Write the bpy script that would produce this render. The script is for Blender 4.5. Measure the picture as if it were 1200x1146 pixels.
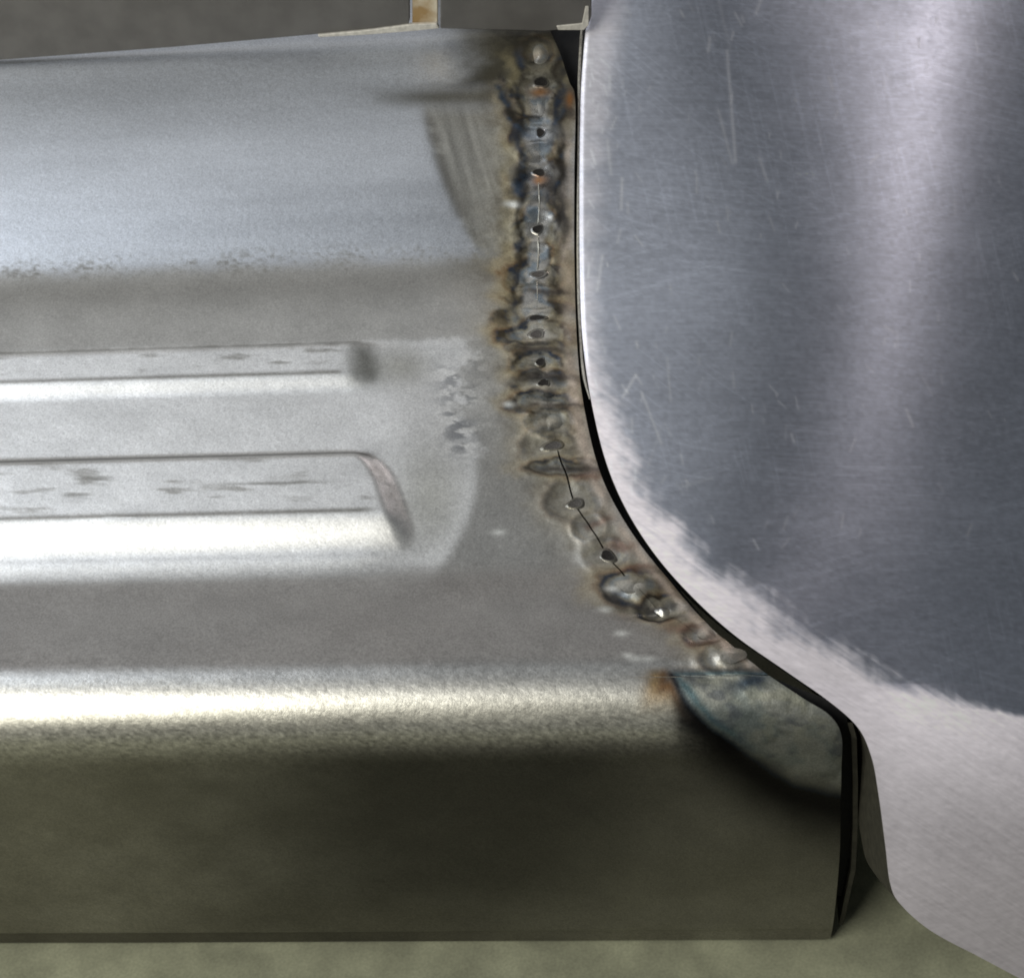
import bpy, math, random
import numpy as np
from mathutils import Matrix, Vector

# ------------------------------------------------------------------ reset
for o in list(bpy.data.objects):
    bpy.data.objects.remove(o)
scene = bpy.context.scene
COL = scene.collection
rng = np.random.RandomState(7)
random.seed(7)

# ------------------------------------------------------------------ camera
W0, H0 = 1200.0, 1146.0            # size of the tracing chart
F = 2400.0                         # focal length in chart units
DIST = 0.72
TH = math.radians(45)
Xc = np.array([0.9950, -0.0252, -0.0963]); Xc /= np.linalg.norm(Xc)
Zc = np.array([0.0, -math.cos(TH), -math.sin(TH)])
Zc = Zc - Xc * Zc.dot(Xc); Zc /= np.linalg.norm(Zc)
Yc = np.cross(Zc, Xc)
M = np.stack([Xc, Yc, Zc], 1)      # world -> camera (right, down, forward)
CAM = -M.T @ np.array([0, 0, DIST])
r_w, d_w, f_w = M.T @ np.array([1., 0, 0]), M.T @ np.array([0, 1., 0]), M.T @ np.array([0, 0, 1.])
cam_data = bpy.data.cameras.new('camera')
cam = bpy.data.objects.new('camera', cam_data); COL.objects.link(cam)
mw = Matrix.Identity(4)
for i in range(3):
    mw[i][0], mw[i][1], mw[i][2], mw[i][3] = r_w[i], -d_w[i], -f_w[i], CAM[i]
cam.matrix_world = mw
cam_data.sensor_fit = 'HORIZONTAL'; cam_data.sensor_width = 36.0
cam_data.lens = 36.0 * F / W0
cam_data.clip_start = 0.01; cam_data.clip_end = 100.0
scene.camera = cam

# ------------------------------------------------------------------ light of the workshop
world = bpy.data.worlds.new('World'); scene.world = world
world.use_nodes = True
bg = world.node_tree.nodes['Background']
bg.inputs[0].default_value = (0.92, 0.96, 1.0, 1); bg.inputs[1].default_value = 0.105

def area_light(name, direction, dist, sx, sy, color, power, roll=0.0):
    d = bpy.data.lights.new(name, 'AREA'); d.shape = 'RECTANGLE'; d.size = sx; d.size_y = sy
    d.color = color; d.energy = power
    o = bpy.data.objects.new(name, d); COL.objects.link(o)
    v = Vector(direction).normalized() * dist
    o.location = v
    o.rotation_euler = (v.to_track_quat('Z', 'Y')).to_euler()
    return o
# workshop tube lamp in front of the bench, seen in the rolled edges
area_light('tube_lamp', (-0.70, -0.66, 0.84), 2.3, 1.6, 1.3, (1.0, 0.97, 0.87), 49)
# cool daylight from a high window on the left
area_light('window_light', (-0.62, 0.12, 0.95), 2.6, 1.0, 0.9, (0.86, 0.92, 1.0), 13)
# added fill light, stands in for a pale wall and ceiling behind
area_light('back_fill', (-0.27, 0.64, 0.74), 2.8, 2.3, 1.6, (1.0, 0.985, 0.965), 5.6)
# ceiling lamp behind the panels, seen in the brushed side panel
area_light('ceiling_lamp', (0.335, 0.84, 0.42), 2.6, 0.05, 0.22, (1.0, 0.88, 0.86), 4.2)

scene.view_settings.view_transform = 'Standard'
scene.view_settings.look = 'None'
scene.view_settings.exposure = 0.0
scene.view_settings.gamma = 1.0
scene.view_settings.use_curve_mapping = False
scene.render.engine = 'CYCLES'
scene.cycles.filter_width = 1.9

# ------------------------------------------------------------------ helpers
def proj(P):
    Q = (P - CAM) @ M.T
    return 600 + F * Q[..., 0] / Q[..., 2], 573 + F * Q[..., 1] / Q[..., 2]

def rays(u, v):
    u = np.asarray(u, float); v = np.asarray(v, float)
    d = np.stack([(u - 600) / F, (v - 573) / F, np.ones_like(u * v)], -1)
    return d @ M                      # forward component 1

def ss(a, b, x):
    t = np.clip((x - a) / (b - a), 0, 1)
    return t * t * (3 - 2 * t)

def bump(x, c, w):
    return np.exp(-((x - c) / w) ** 2)

_lat = {}
def vnoise(x, y, seed):
    if seed not in _lat:
        _lat[seed] = np.random.RandomState(seed).rand(257, 257)
        _lat[seed][256] = _lat[seed][0]; _lat[seed][:, 256] = _lat[seed][:, 0]
    L = _lat[seed]
    xi = np.floor(x).astype(int); yi = np.floor(y).astype(int)
    fx = x - xi; fy = y - yi
    fx = fx * fx * (3 - 2 * fx); fy = fy * fy * (3 - 2 * fy)
    xi &= 255; yi &= 255
    a = L[yi, xi]; b = L[yi, xi + 1]; c = L[yi + 1, xi]; d = L[yi + 1, xi + 1]
    return (a * (1 - fx) + b * fx) * (1 - fy) + (c * (1 - fx) + d * fx) * fy

def fnoise(x, y, sx, sy, seed, octv=4):
    s = 0; a = 1; t = 0
    for k in range(octv):
        s = s + a * vnoise(x / sx * 2 ** k + 13.7 * k, y / sy * 2 ** k + 7.3 * k, seed + k * 101)
        t += a; a *= 0.55
    return s / t                      # about 0.5 mean

def mix(a, b, f):
    f = np.asarray(f)[..., None]
    return a * (1 - f) + np.asarray(b) * f

def grid_mesh(name, P, color, finish, material, parent=None, skirt=None, sides=''):
    """P: (rows, cols, 3) points; one sheet with optional turned-down thickness on sides L R T B."""
    R, C = P.shape[:2]
    V = P.reshape(-1, 3); K = color.reshape(-1, 3); Fi = finish.reshape(-1, 2)
    idx = np.arange(R * C).reshape(R, C)
    q = np.stack([idx[:-1, :-1], idx[1:, :-1], idx[1:, 1:], idx[:-1, 1:]], -1).reshape(-1, 4)
    quads = [q]
    base = R * C
    if skirt is not None:
        off = skirt
        for s in sides:
            e = {'L': idx[:, 0], 'R': idx[::-1, -1], 'T': idx[0, ::-1], 'B': idx[-1, :]}[s]
            O = off.reshape(-1, 3)[e]
            nv = V[e] + O
            V = np.concatenate([V, V[e], nv]); 
            K = np.concatenate([K, K[e] * 0.9, K[e] * 0.8]); Fi = np.concatenate([Fi, Fi[e], Fi[e]])
            n = len(e); a = base + np.arange(n); b = a + n
            quads.append(np.stack([a[:-1], b[:-1], b[1:], a[1:]], -1))
            base += 2 * n
    q = np.concatenate(quads)
    me = bpy.data.meshes.new(name)
    me.vertices.add(len(V)); me.vertices.foreach_set('co', V.astype(np.float32).ravel())
    me.loops.add(len(q) * 4); me.loops.foreach_set('vertex_index', q.astype(np.int32).ravel())
    me.polygons.add(len(q))
    me.polygons.foreach_set('loop_start', np.arange(0, len(q) * 4, 4, dtype=np.int32))
    me.polygons.foreach_set('use_smooth', np.ones(len(q), dtype=bool))
    me.update(calc_edges=True); 
    a = me.attributes.new('tint', 'FLOAT_COLOR', 'POINT')
    a.data.foreach_set('color', np.concatenate([np.clip(K, 0.002, 1), np.ones((len(K), 1))], 1).astype(np.float32).ravel())
    a = me.attributes.new('finish', 'FLOAT_COLOR', 'POINT')
    a.data.foreach_set('color', np.concatenate([np.clip(Fi, 0, 1), np.zeros((len(Fi), 1)), np.ones((len(Fi), 1))], 1).astype(np.float32).ravel())
    me.materials.append(material)
    o = bpy.data.objects.new(name, me); COL.objects.link(o)
    if parent: o.parent = parent
    return o

def poly_mesh(name, verts, faces, material, parent=None, smooth=False, bevel=0.0):
    me = bpy.data.meshes.new(name)
    me.from_pydata([tuple(v) for v in verts], [], faces); me.validate(); me.update()
    if smooth:
        me.polygons.foreach_set('use_smooth', np.ones(len(me.polygons), dtype=bool))
    me.materials.append(material)
    o = bpy.data.objects.new(name, me); COL.objects.link(o)
    if parent: o.parent = parent
    if bevel:
        b = o.modifiers.new('bevel', 'BEVEL'); b.width = bevel; b.segments = 3
    return o

def empty(name, loc):
    o = bpy.data.objects.new(name, None); COL.objects.link(o); o.location = loc
    o.empty_display_size = 0.02
    return o

# ------------------------------------------------------------------ materials
def new_mat(name):
    m = bpy.data.materials.new(name); m.use_nodes = True
    nt = m.node_tree
    return m, nt, nt.nodes['Principled BSDF']

def sheet_material(name, grain=1.0, brush=None, aniso=0.0, sparkle=0.25):
    """Bare sheet metal: colour and finish come from the sheet itself, fine relief from noise."""
    m, nt, p = new_mat(name)
    N, L = nt.nodes, nt.links
    at = N.new('ShaderNodeAttribute'); at.attribute_name = 'tint'
    fi = N.new('ShaderNodeAttribute'); fi.attribute_name = 'finish'
    sep = N.new('ShaderNodeSeparateColor'); L.new(fi.outputs['Color'], sep.inputs[0])
    tc = N.new('ShaderNodeTexCoord')
    n1 = N.new('ShaderNodeTexNoise'); n1.inputs['Scale'].default_value = 1500 if brush is None else 700
    n1.inputs['Detail'].default_value = 3
    if brush is not None:
        mp = N.new('ShaderNodeMapping'); mp.inputs['Scale'].default_value = brush
        L.new(tc.outputs['Object'], mp.inputs['Vector']); L.new(mp.outputs[0], n1.inputs['Vector'])
    else:
        L.new(tc.outputs['Object'], n1.inputs['Vector'])
    n2 = N.new('ShaderNodeTexNoise'); n2.inputs['Scale'].default_value = 420; n2.inputs['Detail'].default_value = 4
    L.new(tc.outputs['Object'], n2.inputs['Vector'])
    # colour grain
    mr = N.new('ShaderNodeMapRange'); mr.inputs['From Min'].default_value = 0.25; mr.inputs['From Max'].default_value = 0.75
    mr.inputs['To Min'].default_value = 1 - sparkle; mr.inputs['To Max'].default_value = 1 + sparkle
    L.new(n1.outputs['Fac'], mr.inputs['Value'])
    mul = N.new('ShaderNodeVectorMath'); mul.operation = 'SCALE'
    L.new(at.outputs['Color'], mul.inputs[0]); L.new(mr.outputs[0], mul.inputs['Scale'])
    L.new(mul.outputs[0], p.inputs['Base Color'])
    L.new(sep.outputs[1], p.inputs['Metallic'])
    # roughness with fine variation
    r2 = N.new('ShaderNodeMath'); r2.operation = 'MULTIPLY_ADD'
    L.new(n2.outputs['Fac'], r2.inputs[0]); r2.inputs[1].default_value = 0.14
    r3 = N.new('ShaderNodeMath'); r3.operation = 'ADD'; r3.inputs[1].default_value = -0.07
    L.new(sep.outputs[0], r2.inputs[2]); L.new(r2.outputs[0], r3.inputs[0]); L.new(r3.outputs[0], p.inputs['Roughness'])
    b = N.new('ShaderNodeBump'); b.inputs['Strength'].default_value = 0.35 * grain; b.inputs['Distance'].default_value = 0.00012
    L.new(n1.outputs['Fac'], b.inputs['Height'])
    b2 = N.new('ShaderNodeBump'); b2.inputs['Strength'].default_value = 0.3 * grain; b2.inputs['Distance'].default_value = 0.0003
    L.new(n2.outputs['Fac'], b2.inputs['Height']); L.new(b.outputs[0], b2.inputs['Normal'])
    L.new(b2.outputs[0], p.inputs['Normal'])
    if aniso:
        p.inputs['Anisotropic'].default_value = aniso
        tg = N.new('ShaderNodeTangent'); tg.direction_type = 'UV_MAP'; tg.uv_map = 'brush'
        L.new(tg.outputs[0], p.inputs['Tangent'])
    return m

def plain_metal(name, color, rough=0.45, metal=1.0, scale=900, vary=0.25, color2=None):
    m, nt, p = new_mat(name)
    N, L = nt.nodes, nt.links
    tc = N.new('ShaderNodeTexCoord')
    n = N.new('ShaderNodeTexNoise'); n.inputs['Scale'].default_value = scale; n.inputs['Detail'].default_value = 5
    L.new(tc.outputs['Object'], n.inputs['Vector'])
    cr = N.new('ShaderNodeValToRGB')
    c2 = color2 or tuple(c * (1 - vary) for c in color)
    cr.color_ramp.elements[0].position = 0.35; cr.color_ramp.elements[0].color = (*c2, 1)
    cr.color_ramp.elements[1].position = 0.65; cr.color_ramp.elements[1].color = (*[min(1, c * (1 + vary * 0.5)) for c in color], 1)
    L.new(n.outputs['Fac'], cr.inputs[0]); L.new(cr.outputs[0], p.inputs['Base Color'])
    p.inputs['Metallic'].default_value = metal; p.inputs['Roughness'].default_value = rough
    b = N.new('ShaderNodeBump'); b.inputs['Strength'].default_value = 0.4; b.inputs['Distance'].default_value = 0.0002
    L.new(n.outputs['Fac'], b.inputs['Height']); L.new(b.outputs[0], p.inputs['Normal'])
    return m

MAT_SILL = sheet_material('bare_stamped_steel', 0.75, sparkle=0.2)
MAT_SIDE = sheet_material('brushed_sheet', 0.22, brush=(0.12, 1.0, 1.0), aniso=0.82, sparkle=0.08)
MAT_WELD = plain_metal('weld_steel', (0.44, 0.42, 0.38), 0.30, 1.0, 500, 0.3)
MAT_RIM = plain_metal('weld_rim', (0.26, 0.24, 0.21), 0.45, 1.0, 1400, 0.5)
MAT_SOOT = plain_metal('burnt_weld', (0.035, 0.032, 0.03), 0.4, 0.7, 1400, 0.5)
MAT_BLACK = plain_metal('gap_shade', (0.012, 0.012, 0.013), 0.7, 0.0, 300, 0.3)
MAT_DULL = plain_metal('dull_weld', (0.16, 0.15, 0.14), 0.45, 0.9, 1400, 0.4)
MAT_FLANGE = plain_metal('dark_flange_steel', (0.042, 0.04, 0.029), 0.65, 0.3, 300, 0.3)
MAT_RAIL = plain_metal('grey_rail_steel', (0.165, 0.16, 0.155), 0.5, 0.7, 90, 0.12)
MAT_LIP = plain_metal('bright_lip', (0.72, 0.70, 0.62), 0.35, 0.9, 500, 0.25)  # bright metal of the added seam glint rod
MAT_CREAM = plain_metal('cream_lip', (0.60, 0.58, 0.53), 0.45, 0.3, 500, 0.2)
MAT_RUST = plain_metal('rusty_tab', (0.62, 0.57, 0.46), 0.5, 0.4, 110, 0.2, (0.36, 0.24, 0.11))
MAT_FLOOR = plain_metal('greenish_concrete', (0.235, 0.243, 0.17), 0.85, 0.0, 60, 0.22)

# ------------------------------------------------------------------ sill: base profile
X0 = None
def alpha(v):                          # forward tilt of the sheet (degrees) down the chart column 300
    if v >= 893: return 90.0
    if v >= 773: return 45 + math.degrees(math.asin(max(-1, min(1, (v - 833) / 85.0))))
    xs = [-60, 60, 130, 200, 260, 298, 314, 330, 396, 412, 660, 684, 773]
    ys = [10, 10.5, 12, 14.5, 18, 20, 10, 3, 3, 11, 11, 2, 0.5]
    return float(np.interp(v, xs, ys))

# start at chart (300, 700) on the plane Z = z_a and walk along the sheet both ways
d0 = rays(300, 573); t0 = -CAM[2] / d0[2]
Pst = CAM + d0 * t0
X0 = Pst[0]
def walk(P, v_end, sgn):
    out = []
    P = P.copy()
    u, v = proj(P)
    step = 0.00008
    while (v - v_end) * sgn < 0 and len(out) < 60000:
        a = math.radians(alpha(v))
        P = P + sgn * step * np.array([0, -math.cos(a), -math.sin(a)])
        u, v = proj(P)
        out.append((v, P[1], P[2]))
    return out
down = walk(Pst, 1092, 1); up = walk(Pst, -60, -1)
tab = np.array(up[::-1] + [(proj(Pst)[1], Pst[1], Pst[2])] + down)
PQ, PY, PZ = tab[:, 0], tab[:, 1], tab[:, 2]
# turned-in lip at the foot of the front face
zb = PZ[-1]; yb = PY[-1]
lip_q = [1094, 1096, 1112]
PQ = np.concatenate([PQ, lip_q]); PY = np.concatenate([PY, [yb + 0.0016, yb + 0.0018, yb + 0.0018]])
PZ = np.concatenate([PZ, [zb - 0.0004, zb - 0.001, zb - 0.0090]])
FLOOR_Z = PZ[-1] - 0.0015

def prof(q):
    return np.interp(q, PQ, PY), np.interp(q, PQ, PZ)
def sill_point(X, q):
    y, z = prof(q)
    return np.stack([X * np.ones_like(y), y, z], -1)
def prof_normal(q):
    e = 2.0
    y0, z0 = prof(np.clip(q - e, PQ[0], PQ[-1])); y1, z1 = prof(np.clip(q + e, PQ[0], PQ[-1]))
    ty, tz = y0 - y1, z0 - z1
    l = np.hypot(ty, tz); 
    return np.stack([np.zeros_like(ty), -tz / l, ty / l], -1)

def chart_to_sill(u, v):
    """chart point -> (X, q) on the undecorated sill"""
    u = np.asarray(u, float); v = np.asarray(v, float)
    q = v.copy(); X = np.full_like(u, X0)
    for _ in range(40):
        P = sill_point(X, np.clip(q, PQ[0], PQ[-1])); pu, pv = proj(P)
        X = X + (u - pu) * 0.0003
        q = np.clip(q + (v - pv) * 0.9, PQ[0], PQ[-1])
    return X, q

def curve(pts, n=400):
    """dense Catmull-Rom through chart points"""
    p = np.array(pts, float); p = np.vstack([2 * p[0] - p[1], p, 2 * p[-1] - p[-2]])
    out = []
    for i in range(1, len(p) - 2):
        t = np.linspace(0, 1, 16, endpoint=False)[:, None]
        a, b, c, d = p[i - 1], p[i], p[i + 1], p[i + 2]
        out.append(0.5 * (2 * b + (c - a) * t + (2 * a - 5 * b + 4 * c - d) * t ** 2 + (3 * b - a - 3 * c + d) * t ** 3))
    out.append(p[-2][None])
    return np.vstack(out)

SEAM = curve([(634, 10), (634, 60), (633, 100), (632, 200), (630, 320), (629, 380), (633, 424), (638, 455), (648, 500),
              (655, 535), (664, 558), (673, 588), (690, 615), (712, 650), (728, 670), (748, 693), (775, 715), (800, 731), (828, 750), (852, 774), (868, 792)])
STRIP = curve([(638, 10), (645, 36), (656, 62), (667, 96), (674, 118), (673, 200), (673, 300), (676, 400), (684, 475), (703, 553), (733, 613), (773, 667),
               (828, 730), (883, 778), (938, 816), (972, 838), (986, 862), (986, 900), (985, 950), (984, 1000), (979, 1060), (974, 1095), (966, 1116)])
sX, sq = chart_to_sill(SEAM[:, 0], SEAM[:, 1])
eX, eq = chart_to_sill(STRIP[:, 0], STRIP[:, 1])
def mono(q, X):
    o = np.argsort(q, kind='stable'); return q[o], X[o]
sq, sX = mono(sq, sX); eq, eX = mono(eq, eX)
seam_X = lambda q: np.interp(q, sq, sX) + 0.0007 * (fnoise(np.asarray(q, float), np.zeros_like(np.asarray(q, float)), 22, 1, 777, 3) - 0.5)
edge_X = lambda q: np.interp(q, eq, eX)
seam_u = lambda v: np.interp(v, SEAM[:, 1], SEAM[:, 0])

# tack welds: centre u, v, half sizes, kind
TACKS = [(633, 64, 9, 11, 'bead'), (634, 96, 11, 10, 'hole'), (634, 121, 5, 11, 'ridge'), (633, 155, 8, 7, 'hole'), (631, 201, 9, 6, 'hole'),
         (630, 268, 8, 7, 'hole'), (631, 321, 10, 6, 'flat'), (629, 372, 12, 5, 'hole'), (629, 391, 11, 6, 'flat'), (633, 424, 8, 5, 'hole'),
         (637, 448, 10, 5, 'hole'), (640, 459, 7, 5, 'ridge'), (648, 495, 7, 7, 'ridge'), (649, 522, 12, 6, 'flat'), (675, 590, 10, 5, 'flat'),
         (712, 651, 12, 6, 'hole'), (739, 687, 12, 7, 'ridge'), (777, 713, 7, 5, 'bead'), (828, 742, 9, 5, 'ridge'), (858, 770, 11, 6, 'ridge')]
# rings of heat colour: centre, half sizes, strength
HALOS = [(633, 62, 18, 17, .9), (634, 100, 32, 30, .8), (633, 130, 32, 17, .7), (633, 158, 25, 20, .95), (631, 181, 20, 12, .9), (630, 206, 25, 19, .95),
         (630, 241, 21, 22, .7), (630, 273, 25, 24, .8), (629, 300, 19, 14, .9), (631, 322, 34, 17, 1.0), (628, 350, 30, 12, .8), (627, 373, 43, 21, 1.0),
         (629, 393, 37, 14, .9), (631, 411, 30, 10, .8), (633, 427, 27, 14, .7), (636, 449, 35, 13, .8), (640, 471, 36, 12, .8), (646, 494, 26, 15, .4),
         (648, 522, 31, 19, .3), (660, 549, 40, 10, .55), (673, 588, 31, 22, .26), (690, 617, 18, 15, .22), (710, 650, 25, 17, .36), (744, 690, 39, 18, .65),
         (776, 714, 27, 13, .8), (826, 743, 23, 13, .45), (853, 772, 31, 16, .25)]

def sill_height(u, v, q):
    """relief of the pressed beads, dents and weld distortion, in metres"""
    h = np.zeros_like(u)
    s = 0.42e-3
    # bead nearer the back, then the broad bead nearer the front: rounded shoulders and ends
    def bead(q0, wq0, q1, wq1, e, we):
        a = np.clip(1 - (q - q0) / wq0, 0, 2); b = np.clip(1 - (q1 - q) / wq1, 0, 2); c_ = np.clip(1 - (e - u) / we, 0, 2)
        r = (np.maximum(a, b) ** 2.2 + c_ ** 2.2) ** (1 / 2.2)
        return 1 - ss(0, 1, r)
    h += 0.0018 * bead(403, 8, 466, 24, 448 + 0.10 * (q - 425), 44)
    h += 0.0044 * bead(531, 18, 655, 46, 458 + (q - 540) * 0.36 - 0.012 * np.clip(575 - q, 0, 60) ** 2, 34)
    # shallow pressed field round the bead ends
    fld = ss(402, 416, q) * (1 - ss(655, 682, q)) * (1 - ss(470, 560, u + 0.004 * (q - 540) ** 2))
    h += 0.0012 * fld
    # slight waviness of the sheet
    h += 0.0005 * (fnoise(u, v, 260, 120, 11, 2) - 0.5)
    # hammered, shrunk zone along the weld
    z = np.exp(-((u - seam_u(np.clip(v, 20, 790)) + 6) / 46) ** 2) * (1 - ss(780, 815, v))
    h += z * (0.0011 * (fnoise(u, v, 30, 24, 21, 3) - 0.5))
    for (a, b, rx, ry, st) in HALOS:
        r = ((u - a) / rx) ** 2 + ((v - b) / ry) ** 2
        h += -0.0006 * st * np.exp(-r * 1.3) + 0.00025 * np.exp(-((np.sqrt(r) - 1.15) / 0.25) ** 2)
    h += 0.0022 * np.exp(-(((u - 748) / 26) ** 2 + ((v - 690) / 15) ** 2))
    h += 0.0016 * np.exp(-(((u - 850) / 24) ** 2 + ((v - 770) / 14) ** 2))
    h -= 0.0014 * np.exp(-(((u - 760) / 34) ** 2 + ((v - 716) / 8) ** 2))
    # melted corner: lumpy
    c = corner(u, v)
    h += np.clip(1.2 - c, 0, 1) * 0.0003 * (fnoise(u, v, 26, 22, 31, 3) - 0.5)
    h -= 0.0006 * np.exp(-((c - 1.05) / 0.35) ** 2) * ss(800, 850, v)
    # grinder dish on the upper slope
    h -= 0.0009 * np.exp(-(((u - 560) / 50) ** 2 + ((v - 200) / 90) ** 2))
    return h

CORN = np.array([(786, 790), (800, 822), (835, 860), (880, 895), (930, 925), (990, 942)], float)
def corner(u, v):
    """0 inside the burnt corner .. 1 on its lower-left border .. 2 well outside"""
    n = 0.25 * (fnoise(u, v, 50, 40, 41, 3) - 0.5)
    vb = np.interp(u, CORN[:, 0], CORN[:, 1])
    d = (v - vb) * 0.8 / 30.0
    d = np.where(u < 786, np.maximum(d, (786 - u) / 22.0 - 0.15 * (v - 790) / 20.0), d)
    top = (784 - v) / 10.0
    return np.clip(1 + np.maximum(d, top) + n, -1, 4)

def sill_surface(u, v, q):
    """base colour (linear), roughness and metalness of the bare, worn, heat-tinted steel"""
    col = np.empty(u.shape + (3,)); col[:] = (0.50, 0.50, 0.49)
    rough = np.full(u.shape, 0.42); metal = np.full(u.shape, 0.92)
    n_big = fnoise(u, v, 150, 60, 51, 4); n_mid = fnoise(u, v, 40, 22, 52, 4); n_fine = fnoise(u, v, 7, 5, 53, 3)
    n_str = fnoise(u, v, 70, 5, 54, 3)
    su = seam_u(np.clip(v, 20, 790))
    # upper slope: paler, a little dull
    k = (1 - ss(300, 322, q + 14 * (n_mid - 0.5)))
    col = mix(col, (0.59, 0.62, 0.67), k); calm = k
    # dark grit where the slope meets the flat
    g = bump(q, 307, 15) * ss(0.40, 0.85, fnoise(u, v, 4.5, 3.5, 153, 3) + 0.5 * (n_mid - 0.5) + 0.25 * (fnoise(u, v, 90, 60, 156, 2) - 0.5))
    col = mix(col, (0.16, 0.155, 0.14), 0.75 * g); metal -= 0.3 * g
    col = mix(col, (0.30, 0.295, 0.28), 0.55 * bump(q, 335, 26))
    # cleaned, paler field with the two beads
    rag = 40 * (n_mid - 0.5) + 50 * (fnoise(u, v, 18, 9, 55, 4) - 0.5)
    right_e = 556 - 0.0035 * (q - 560) ** 2 * (q > 560) - 22 * bump(q, 470, 40)
    f = ss(400, 408, q + 6 * (n_fine - 0.5) + 4 * (n_mid - 0.5)) * (1 - ss(654, 680, q)) * (1 - ss(-8, 10, u - right_e + rag * (q < 545)))
    col = mix(col, (0.74, 0.745, 0.75), f); rough = rough + 0.04 * f
    tan = f * bump(u, 505, 40) * bump(q, 590, 60)
    col = mix(col, (0.50, 0.50, 0.45), 0.6 * tan)
    tan = f * bump(u, 470, 34) * bump(q, 436, 20)
    col = mix(col, (0.46, 0.46, 0.42), 0.7 * tan)
    # flaked, streaky right border of the cleaned field
    b = np.exp(-((u - 538) / 24) ** 2) * ss(405, 425, v) * (1 - ss(520, 545, v))
    fl = ss(0.46, 0.60, fnoise(u + 0.5 * v, v, 16, 6, 57, 4))
    b = b * ss(0.35, 0.6, fnoise(u, v, 26, 20, 157, 3) + 0.08)
    col = mix(col, (0.20, 0.21, 0.23), b * 0.75 * (1 - fl)); col = mix(col, (0.80, 0.80, 0.79), b * 0.8 * fl)
    # rubbed, dirty lines along the beads' front edges and scuffs on their tops
    left1 = 1 - ss(395, 410, u); left2 = 1 - ss(425, 450, u)
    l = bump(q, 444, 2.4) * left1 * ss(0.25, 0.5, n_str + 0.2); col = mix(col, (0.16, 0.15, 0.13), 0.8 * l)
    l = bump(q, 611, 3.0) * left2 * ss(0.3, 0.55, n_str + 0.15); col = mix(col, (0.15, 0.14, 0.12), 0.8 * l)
    l = bump(q, 539, 4.0) * left2; col = mix(col, (0.12, 0.115, 0.11), 0.85 * l)  # painted shade on the broad bead's back wall
    s = ss(0.56, 0.80, fnoise(u, v, 50, 9, 58, 4)) * ss(540, 555, q) * (1 - ss(600, 612, q)) * left2
    col = mix(col, (0.30, 0.29, 0.27), 0.7 * s)
    s = ss(0.56, 0.78, fnoise(u, v, 46, 9, 59, 4)) * ss(404, 412, q) * (1 - ss(432, 446, q)) * left1
    col = mix(col, (0.26, 0.25, 0.23), 0.7 * s)
    for (a, b_, ra, rb) in ((320, 577, 66, 2.4), (115, 572, 20, 6), (330, 408, 24, 6), (95, 590, 16, 6)):
        s = np.exp(-((u - a) / ra) ** 4 - ((v - b_ + 0.02 * (u - a)) / rb) ** 2) * ss(0.3, 0.6, n_str)
        col = mix(col, (0.24, 0.235, 0.22), 0.8 * s)
    # dirt smudge at back bead's end; painted shade on broad bead's end wall
    wobble = 26 * (n_mid - 0.5)
    s = np.exp(-((u + wobble - 426 - 0.1 * (v - 430)) / 17) ** 2 - ((v - 430) / 24) ** 4); col = mix(col, (0.18, 0.185, 0.16), 0.7 * s)
    e = 436 + (v - 532) * 0.40 - 0.010 * np.clip(570 - v, 0, 60) ** 2
    s = np.exp(-((u - e + wobble * 0.5) / 13) ** 2) * ss(528, 540, v) * (1 - ss(600, 622, v)); col = mix(col, (0.26, 0.26, 0.23), 0.30 * s * ss(0.40, 0.60, n_fine))
    s = ss(480, 560, q) * (1 - ss(690, 720, q)) * ss(-4, 14, u - right_e) * (1 - ss(640, 690, u)); col = mix(col, (0.33, 0.325, 0.31), 0.75 * s)
    # flat between the beads and the rolled edge: greyer, a few specks
    s = ss(660, 690, q) * (1 - ss(776, 792, q)); col = mix(col, (0.305, 0.292, 0.28), s * (0.8 + 0.3 * (n_big - 0.5)))
    # rolled edge and front face
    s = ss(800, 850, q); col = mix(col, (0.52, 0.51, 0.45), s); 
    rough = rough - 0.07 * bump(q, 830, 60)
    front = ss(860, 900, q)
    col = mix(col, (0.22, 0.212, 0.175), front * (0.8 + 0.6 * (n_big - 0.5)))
    mid_shade = front * ss(60, 470, u + 110 * (n_big - 0.5) - 0.2 * (1000 - v)) * (1 - 0.75 * ss(620, 900, u + 120 * (n_big - 0.5) + 0.5 * (v - 950))) * (1 - 0.45 * ss(1020, 1095, v))  # painted shade across the middle of the front face
    col = mix(col, (0.045, 0.043, 0.037), 0.82 * mid_shade); rough = rough + 0.08 * front
    s = ss(1092, 1094, q) * (1 - ss(430, 620, u)); col = mix(col, (0.10, 0.095, 0.08), 0.7 * s)  # painted shade on the recessed foot lip, left part
    # coarse sparkle
    sp = (fnoise(u, v, 3.2, 2.6, 60, 2) - 0.5)
    amp = 0.16 - 0.06 * calm + 1.0 * bump(q, 862, 30) + 0.45 * bump(q, 805, 30)
    col = col * (1 + sp * amp)[..., None]
    col = col * (1 + (0.26 - 0.18 * calm) * (n_mid - 0.5) + 0.16 * (n_big - 0.5) + 0.45 * calm * (fnoise(u, v + 0.05 * u, 700, 38, 66, 3) - 0.5))[..., None]
    # ground smear and arc left by a grinder on the upper slope
    ua = 497 + (v - 135) * 0.20 + 0.0012 * np.clip(v - 135, 0, 400) ** 2
    ar = ss(-6, 8, u - ua) * (1 - ss(595, 625, u)) * ss(108, 140, v) * (1 - ss(285, 312, v))
    strk = fnoise((u - 0.28 * v), v, 7, 90, 61, 3)
    col = mix(col, np.array((0.36, 0.35, 0.31)) * 1.0, ar * 0.85); col = col * (1 + ar * 0.8 * (strk - 0.5))[..., None]
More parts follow.
